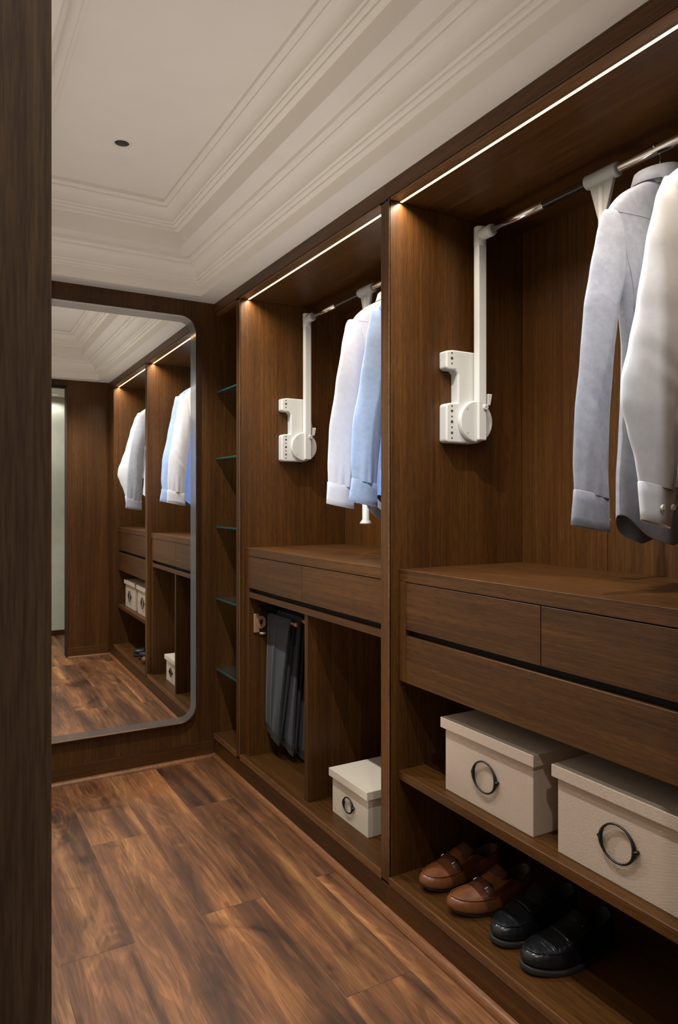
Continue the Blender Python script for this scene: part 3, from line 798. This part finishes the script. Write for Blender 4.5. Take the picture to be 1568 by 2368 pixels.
shirt(1.13, 'grey chambray long-sleeved shirt on the rail behind the white shirt', M['grey_cloth'], 3, ST_GREY, hem=-0.985, body_hw=0.122, pinch=0.75, ridge=((0.15, 0.72), (0.30, 0.72), (0.5, 0.58), (0.62, 0.42), (0.70, 0.33), (0.78, 0.5), (0.86, 0.8), (0.93, 0.95)))
shirt(0.985, 'white long-sleeved shirt with two cuff buttons in front of the grey shirt', M['white_cloth'], 5, ST_WHITE, hem=-0.90, front=True, body_hw=0.125, back_scale=0.68, ridge=((0.15, 0.5), (0.4, 0.55), (0.66, 0.62), (0.8, 0.55), (0.94, 0.6)))
shirt(2.30, 'plain white long-sleeved shirt hanging behind the pale blue shirt', M['lilac_cloth'], 8, ST_LILAC, hem=-0.955, body_hw=0.095, ridge=((0.15, 0.75), (0.6, 0.8), (0.94, 0.7)))
shirt(2.145, 'pale blue long-sleeved shirt hanging in front of a white shirt', M['blue_cloth'], 11, ST_BLUE, hem=-0.93, body_cloth=M['blue_shaded'], body_hw=0.15, ridge=((0.15, 0.45), (0.4, 0.5), (0.7, 0.55), (0.94, 0.6)))

# ------------------------------------------------------------------ storage boxes
def storage_box(label, x0, y0, y1, z, h, depth, cloth, group, ring=0.040, lid_h=0.031):
    t = thing('storage_box', label, 'box', (x0, (y0 + y1) / 2, z), group)
    L = 0.011
    box('body', x0 + L, x0 + depth - L, y0 + L, y1 - L, z, z + h - 0.004, cloth, t, bevel=0.002, segs=2)
    # lid: top with skirt
    b = [(x0, x0 + depth, y0, y1, z + h - 0.006, z + h), (x0, x0 + 0.005, y0, y1, z + h - lid_h, z + h - 0.006), (x0 + depth - 0.005, x0 + depth, y0, y1, z + h - lid_h, z + h - 0.006),
         (x0 + 0.005, x0 + depth - 0.005, y0, y0 + 0.005, z + h - lid_h, z + h - 0.006), (x0 + 0.005, x0 + depth - 0.005, y1 - 0.005, y1, z + h - lid_h, z + h - 0.006)]
    vs = []; fs = []
    o = [(x0, y0), (x0 + depth, y0), (x0 + depth, y1), (x0, y1)]; i = [(x0 + 0.005, y0 + 0.005), (x0 + depth - 0.005, y0 + 0.005), (x0 + depth - 0.005, y1 - 0.005), (x0 + 0.005, y1 - 0.005)]
    loops = [[(p[0], p[1], z + h) for p in o], [(p[0], p[1], z + h - lid_h) for p in o], [(p[0], p[1], z + h - lid_h) for p in i], [(p[0], p[1], z + h - 0.006) for p in i]]
    vs, fs = loft(loops, True, (True, True)); mesh('lid', vs, fs, cloth, t, bevel=0.002, segs=2)
    # ring handle with two lugs
    yc = (y0 + y1) / 2; zc = z + (h - lid_h) * 0.52; xr = x0 + L - 0.007
    pts = [(xr - 0.002 * math.cos(a), yc + ring * 1.02 * math.cos(a), zc + ring * math.sin(a)) for a in [2 * PI * k / 40 for k in range(40)]]
    rs = [0.0026 + 0.0024 * abs(math.cos(2 * PI * k / 40)) ** 6 for k in range(40)]
    hd = tube('ring_handle', pts, 0.003, M['ring_metal'], t, 8, closed=True, rs=rs + [rs[0]])
    for s in (-1, 1):
        merge('lug', [tube_pts([(x0 + L + 0.001, yc + s * (ring + 0.007), zc), (xr - 0.001, yc + s * (ring + 0.007), zc)], 0.0045, 10),
                      tube_pts([(xr, yc + s * (ring - 0.001), zc), (xr, yc + s * (ring + 0.009), zc)], 0.0035, 10)], M['ring_metal'], hd, smooth=True)
    return t
storage_box('beige woven lidded box on the shelf next to the dividing panel', 1.305, 1.291, 1.665, 0.449, 0.213, 0.34, M['linen'], 'storage boxes', 0.042)
storage_box('beige woven lidded box on the shelf farther from the dividing panel', 1.305, 0.858, 1.232, 0.449, 0.213, 0.34, M['linen'], 'storage boxes', 0.042)
storage_box('small cream lidded box on the bottom deck beside the trouser compartment', 1.312, 2.084, 2.358, ZD, 0.166, 0.30, M['linen_pale'], 'storage boxes', 0.028, 0.030)

# ------------------------------------------------------------------ trousers on a rack
t = thing('trouser_rack', 'bronze and black swing-out trouser rack inside the open compartment', 'trouser rack', (1.36, 3.04, 0.77))
YW = Y_P0 - 0.0445
ring_o = [(1.326 + 0.024 * math.cos(a), 0.738 + 0.030 * math.sin(a)) for a in [2 * PI * k / 28 for k in range(28)]]
ring_i = [(1.328 + 0.010 * math.cos(a), 0.738 + 0.014 * math.sin(a)) for a in [2 * PI * k / 28 for k in range(28)]]
lo = [[(p[0], YW - 0.004, p[1]) for p in ring_o], [(p[0], YW - 0.016, p[1]) for p in ring_o], [(p[0], YW - 0.016, p[1]) for p in ring_i], [(p[0], YW - 0.004, p[1]) for p in ring_i]]
lo.append(lo[0]); vs, fs = loft(lo, True)
b = mesh('bracket', vs, fs, M['bronze'], t, bevel=0.001)
box('mount_plate', 1.292, 1.318, YW - 0.014, YW, 0.690, 0.778, M['bronze'], t, bevel=0.003)
boxes('track', [(1.312, 1.385, YW - 0.03, YW, 0.790, 0.812), (1.37, 1.62, YW - 0.02, YW, 0.775, 0.800)], M['black_metal'], t)
tube('spindle', [(1.335, YW - 0.01, 0.690), (1.335, YW - 0.01, 0.682)], 0.016, M['grey_plastic'], t)
rods = []
XT = (1.366, 1.408, 1.452, 1.497)
for k, x in enumerate(XT):
    r = tube('rod', [(x, YW - 0.01, 0.765 + 0.010 * (k > 0)), (x, 2.740, 0.765 + 0.010 * (k > 0))], 0.0085, M['rod'], t, 14)
    tube('rod_cap', [(x, 2.744, 0.765 + 0.010 * (k > 0)), (x, 2.736, 0.765 + 0.010 * (k > 0))], 0.0105, M['bronze'], r, 14)
boxes('cross_bar', [(1.345, 1.52, YW - 0.022, YW - 0.006, 0.757, 0.784)], M['black_metal'], t)

def trousers(k, x, label, cloth, y_l, y_r, yb_l, yb_r, zb, seed):
    rnd = random.Random(seed); ph = [rnd.uniform(0, 6) for _ in range(4)]
    zr = 0.765 + 0.010 * (k > 0)
    t = thing('trousers', label, 'trousers', (x, (y_l + y_r) / 2, zr), 'trousers over the rack')
    def flap(side, zb2, name, off):
        prof = []
        R = 0.0105 + off
        for i in range(7):
            a = PI / 2 * i / 6; prof.append((-side * R * math.sin(a), zr + R * math.cos(a), 0.0))
        H = zr - zb2
        for i in range(1, 25):
            q = i / 24.0; prof.append((-side * (R + 0.004 * math.sin(q * 2.6)), zr - H * q, q))
        rows = []
        for (dx, z, q) in prof:
            row = []
            for j in range(21):
                v = j / 20.0
                a = lerp(y_l, y_r, v); b = lerp(yb_l, yb_r, v); yy = lerp(a, b, q)
                crease = -0.006 * math.exp(-((v - 0.42) / 0.05) ** 2) * min(1, q * 4)
                curl = 0.020 * q * (v - 0.3) ** 2 + 0.004 * q * math.sin(9 * v + ph[0] + 4 * q)
                zz = z - 0.034 * q * (v - 0.2) * 1.3
                row.append((x + dx + side * (crease if side > 0 else -crease) * side - side * curl * -0.6, yy, zz))
            rows.append(row)
        vs, fs = loft(rows, False)
        return mesh(name, vs, fs, cloth, t, smooth=True, solid=(0.0035 if side > 0 else -0.0035))
    flap(1, zb, 'front_leg', 0.0)
    flap(-1, zb - 0.02, 'back_leg', 0.0)
    flap(1, zb - 0.028, 'lower_leg', -0.0035)
    return t
trousers(0, XT[0], 'charcoal trousers folded over the foremost rod of the rack', M['trouser'], 3.020, 2.785, 3.034, 2.915, 0.250, 1)
trousers(1, XT[1], 'navy trousers hanging directly behind the charcoal pair on the rack', M['trouser_blue'], 3.010, 2.765, 3.015, 2.850, 0.215, 2)
trousers(2, XT[2], 'dark navy trousers hanging third from the front on the rack', M['trouser'], 3.005, 2.755, 2.990, 2.795, 0.192, 3)
trousers(3, XT[3], 'dark navy trousers hanging rearmost on the rack', M['trouser_blue'], 3.005, 2.745, 2.985, 2.715, 0.185, 4)

# ------------------------------------------------------------------ loafers
def shoe(label, x, y, rot, kind, mirror=1, group=None):
    t = thing('loafer', label, 'shoe', (x, y, ZD), group, rot)
    brown = kind == 'brown'
    up = M['tan'] if brown else M['black_leather']
    n = 60; LEN = 0.300
    sole_t = 0.007 if brown else 0.014
    def outline(u):      # half-width along 0..1 toe->heel
        pts = [(0.0, 0.0), (0.02, 0.36), (0.06, 0.58), (0.14, 0.81), (0.26, 0.97), (0.36, 1.0), (0.5, 0.90), (0.64, 0.76), (0.78, 0.70), (0.88, 0.66), (0.95, 0.52), (0.985, 0.32), (1.0, 0.0)]
        for a, b in zip(pts, pts[1:]):
            if u <= b[0]:
                q = (u - a[0]) / (b[0] - a[0]); return lerp(a[1], b[1], q)
        return 0.0
    def us():
        # parameters around the ring (cosine spaced so toe and heel get more points)
        h = n // 2
        return [(1 - math.cos(PI * k / h)) / 2 for k in range(h + 1)]
    U = us()
    def ring(xt, xh, hw, z_fn):
        pts = []
        h = n // 2
        for k in range(h + 1):
            u = U[k]; pts.append((lerp(xt, xh, u), outline(u) * hw, z_fn(u)))
        for k in range(h - 1, 0, -1):
            u = U[k]; pts.append((lerp(xt, xh, u), -outline(u) * hw, z_fn(u)))
        # inward banana of the foot
        return [(px, py + mirror * 0.010 * math.sin(PI * min(1, px / LEN)) ** 2, pz) for px, py, pz in pts]
    spring = (lambda u: (0.014 if brown else 0.009) * max(0.0, 1 - u / 0.3) ** 2)
    b0 = sole_t
    W = 0.051 if brown else 0.053
    zt = 0.040 if brown else 0.043
    def zf(toe, q, side, heel):
        return lambda u: spring(u) * 0.9 + (lerp(toe, q, min(1, u / 0.35)) if u < 0.35 else lerp(q, side, min(1, (u - 0.35) / 0.25)) if u < 0.6 else lerp(side, heel, (u - 0.6) / 0.4))
    rings = [ring(0.006, LEN - 0.004, W * 0.93, zf(b0, b0, b0, b0)),
             ring(0.001, LEN, W * 1.0, zf(b0 + 0.006, b0 + 0.008, b0 + 0.008, b0 + 0.012)),
             ring(0.000, LEN + 0.001, W * 1.02, zf(b0 + 0.016, b0 + 0.020, b0 + 0.022, b0 + 0.026)),
             ring(0.006, LEN, W * 0.99, zf(b0 + 0.027, b0 + 0.033, b0 + 0.036, b0 + 0.040))]
    apron = ring(0.015, LEN - 0.001, W * 0.90, zf(b0 + 0.033, b0 + 0.043, b0 + 0.046, b0 + 0.052))
    rings += [apron,
              ring(0.036, LEN - 0.002, W * 0.82, zf(b0 + 0.036, b0 + 0.056, b0 + 0.050, b0 + 0.058)),
              ring(0.068, LEN - 0.004, W * 0.76, zf(b0 + 0.044, b0 + 0.066, b0 + 0.053, b0 + 0.064)),
              ring(0.102, LEN - 0.006, W * 0.73, zf(b0 + 0.057, b0 + 0.070, b0 + 0.054, b0 + 0.068)),
              ring(0.132, LEN - 0.008, W * 0.715, zf(b0 + 0.070, b0 + 0.073, b0 + 0.055, b0 + 0.071)),
              ring(0.148, LEN - 0.0085, W * 0.705, zf(b0 + 0.077, b0 + 0.074, b0 + 0.0555, b0 + 0.0725))]
    vs, fs = loft(rings, True, (True, False))
    # puckers of the hand-sewn toe
    me_vs = []
    for i, v in enumerate(vs):
        r = i // n; k = i % n
        if brown and r in (2, 3) and v[0] < 0.12:
            v = (v[0] + 0.0008 * math.sin(k * 2.2), v[1] * (1 + 0.02 * math.sin(k * 2.1)), v[2])
        me_vs.append(v)
    u_ = mesh('upper', me_vs, fs, up, t, world=False, smooth=True, solid=0.0025, sub=1)
    # lining
    lin = [ring(0.138, LEN - 0.012, W * 0.655, zf(b0 + 0.070, b0 + 0.067, b0 + 0.053, b0 + 0.072)),
           ring(0.090, LEN - 0.012, W * 0.66, zf(b0 + 0.040, b0 + 0.045, b0 + 0.036, b0 + 0.045)),
           ring(0.070, LEN - 0.014, W * 0.70, zf(b0 + 0.010, b0 + 0.010, b0 + 0.010, b0 + 0.014))]
    vs, fs = loft(lin, True, (False, True)); mesh('lining', vs, fs, M['lining'] if brown else M['lining_dark'], t, world=False, smooth=True)
    # seams: apron stitch, topline piping
    h = n // 2
    kmax = 13
    ap = [apron[(k) % n] for k in range(-kmax, kmax + 1)]
    if brown:
        rs = [0.0017 + 0.0007 * (i % 2) for i in range(len(ap))]
        ap2 = []
        for a, b in zip(ap, ap[1:]):
            for q in range(4): ap2.append(tuple(lerp(a[i], b[i], q / 4.0) for i in range(3)))
        tube('apron_seam', [(p[0], p[1], p[2] + 0.0012) for p in ap2], 0.002, M['tan'], t, 8, rs=[0.0017 + 0.0007 * (i % 2) for i in range(len(ap2))], world=False)
        tube('apron_stitch', [(p[0] + 0.0012, p[1] * 1.025, p[2] - 0.0010) for p in ap2], 0.0010, M['thread_brown'], t, 6, world=False)
    else:
        tube('apron_seam', [(p[0], p[1], p[2] + 0.0008) for p in ap], 0.0020, M['black_leather'], t, 8, world=False)
        tube('apron_stitch', [(p[0] + 0.003, p[1] * 0.95, p[2] + 0.0022) for p in ap], 0.0008, M['thread_black'], t, 6, world=False)
    tl = rings[-1]
    tube('topline', [tuple(p) for p in tl[6:-5]], 0.0022, M['brown'] if brown else M['black_leather'], t, 8, world=False)
    # tongue
    tg = []
    for i in range(9):
        q = i / 8.0; xx = lerp(0.108, 0.176, q) ; zz = b0 + lerp(0.064, 0.108, q) - 0.004 * q * q; hw = lerp(0.036, 0.033, q) * (1 if q < 0.8 else 1 - (q - 0.8) * 0.5)
        tg.append([(xx + (0.012 * (j / 5.0) ** 2) * (q > 0.1), mirror * 0.008 + hw * j / 5.0, zz - 0.016 * (j / 5.0) ** 2) for j in range(-5, 6)])
    vs, fs = loft(tg, False); mesh('tongue', vs, fs, M['brown'] if brown else M['black_leather'], t, world=False, smooth=True, solid=0.0028, sub=1)
    # saddle strap
    sp = []
    a0, a1 = (0.098, 0.124) if brown else (0.104, 0.138)
    for j in range(-10, 11):
        v = j / 10.0; yy = mirror * 0.009 + 0.0435 * math.sin(v * PI / 2 * 0.98); zz0 = b0 + 0.037 + 0.0325 * math.cos(v * PI / 2 * 0.98)
        sp.append([(a0 + 0.012 * v * v, yy * 1.0, zz0 - 0.003), (lerp(a0, a1, 0.5) + 0.012 * v * v, yy * 1.02, zz0 + 0.0025), (a1 + 0.012 * v * v, yy, zz0 + 0.006)])
    vs, fs = loft(sp, False); st = mesh('saddle_strap', vs, fs, M['brown'] if brown else M['black_leather'], t, world=False, smooth=True, solid=-0.0025, sub=1)
    if brown:
        for s in (-1, 1):
            tube('bit', [(0.103, mirror * 0.009 + s * 0.028, b0 + 0.063), (0.126, mirror * 0.009 + s * 0.029, b0 + 0.071)], 0.0022, M['steel'], st, 8, world=False)
    # sole
    o0, o1, o2 = (0.010, -0.002, 0.86) if brown else (-0.001, 0.002, 1.03)
    def sr(d, h): return ring(o0 + d, LEN + o1 - d, W * o2 - d, lambda u: h + spring(u))
    so = [sr(0.004, 0.0), sr(0.001, 0.0), sr(0.0, 0.0008), sr(0.0, sole_t - 0.0012), sr(0.0012, sole_t - 0.0002), sr(0.0045, sole_t)]
    vs, fs = loft(so, True, (True, True)); mesh('sole', vs, fs, M['rubber'], t, world=False, smooth=True, bevel=0.0012)
    return t
shoe('brown leather penny loafer of the pair nearest the dividing panel, the one beside the panel', 1.278, 1.728, math.radians(-3), 'brown', 1, 'brown loafers')
shoe('brown leather penny loafer next to the black pair', 1.274, 1.592, math.radians(-5), 'brown', -1, 'brown loafers')
shoe('black leather loafer next to the brown pair', 1.292, 1.425, math.radians(-2), 'black', 1, 'black loafers')
shoe('black leather loafer farthest from the brown pair', 1.283, 1.305, math.radians(-4), 'black', -1, 'black loafers')
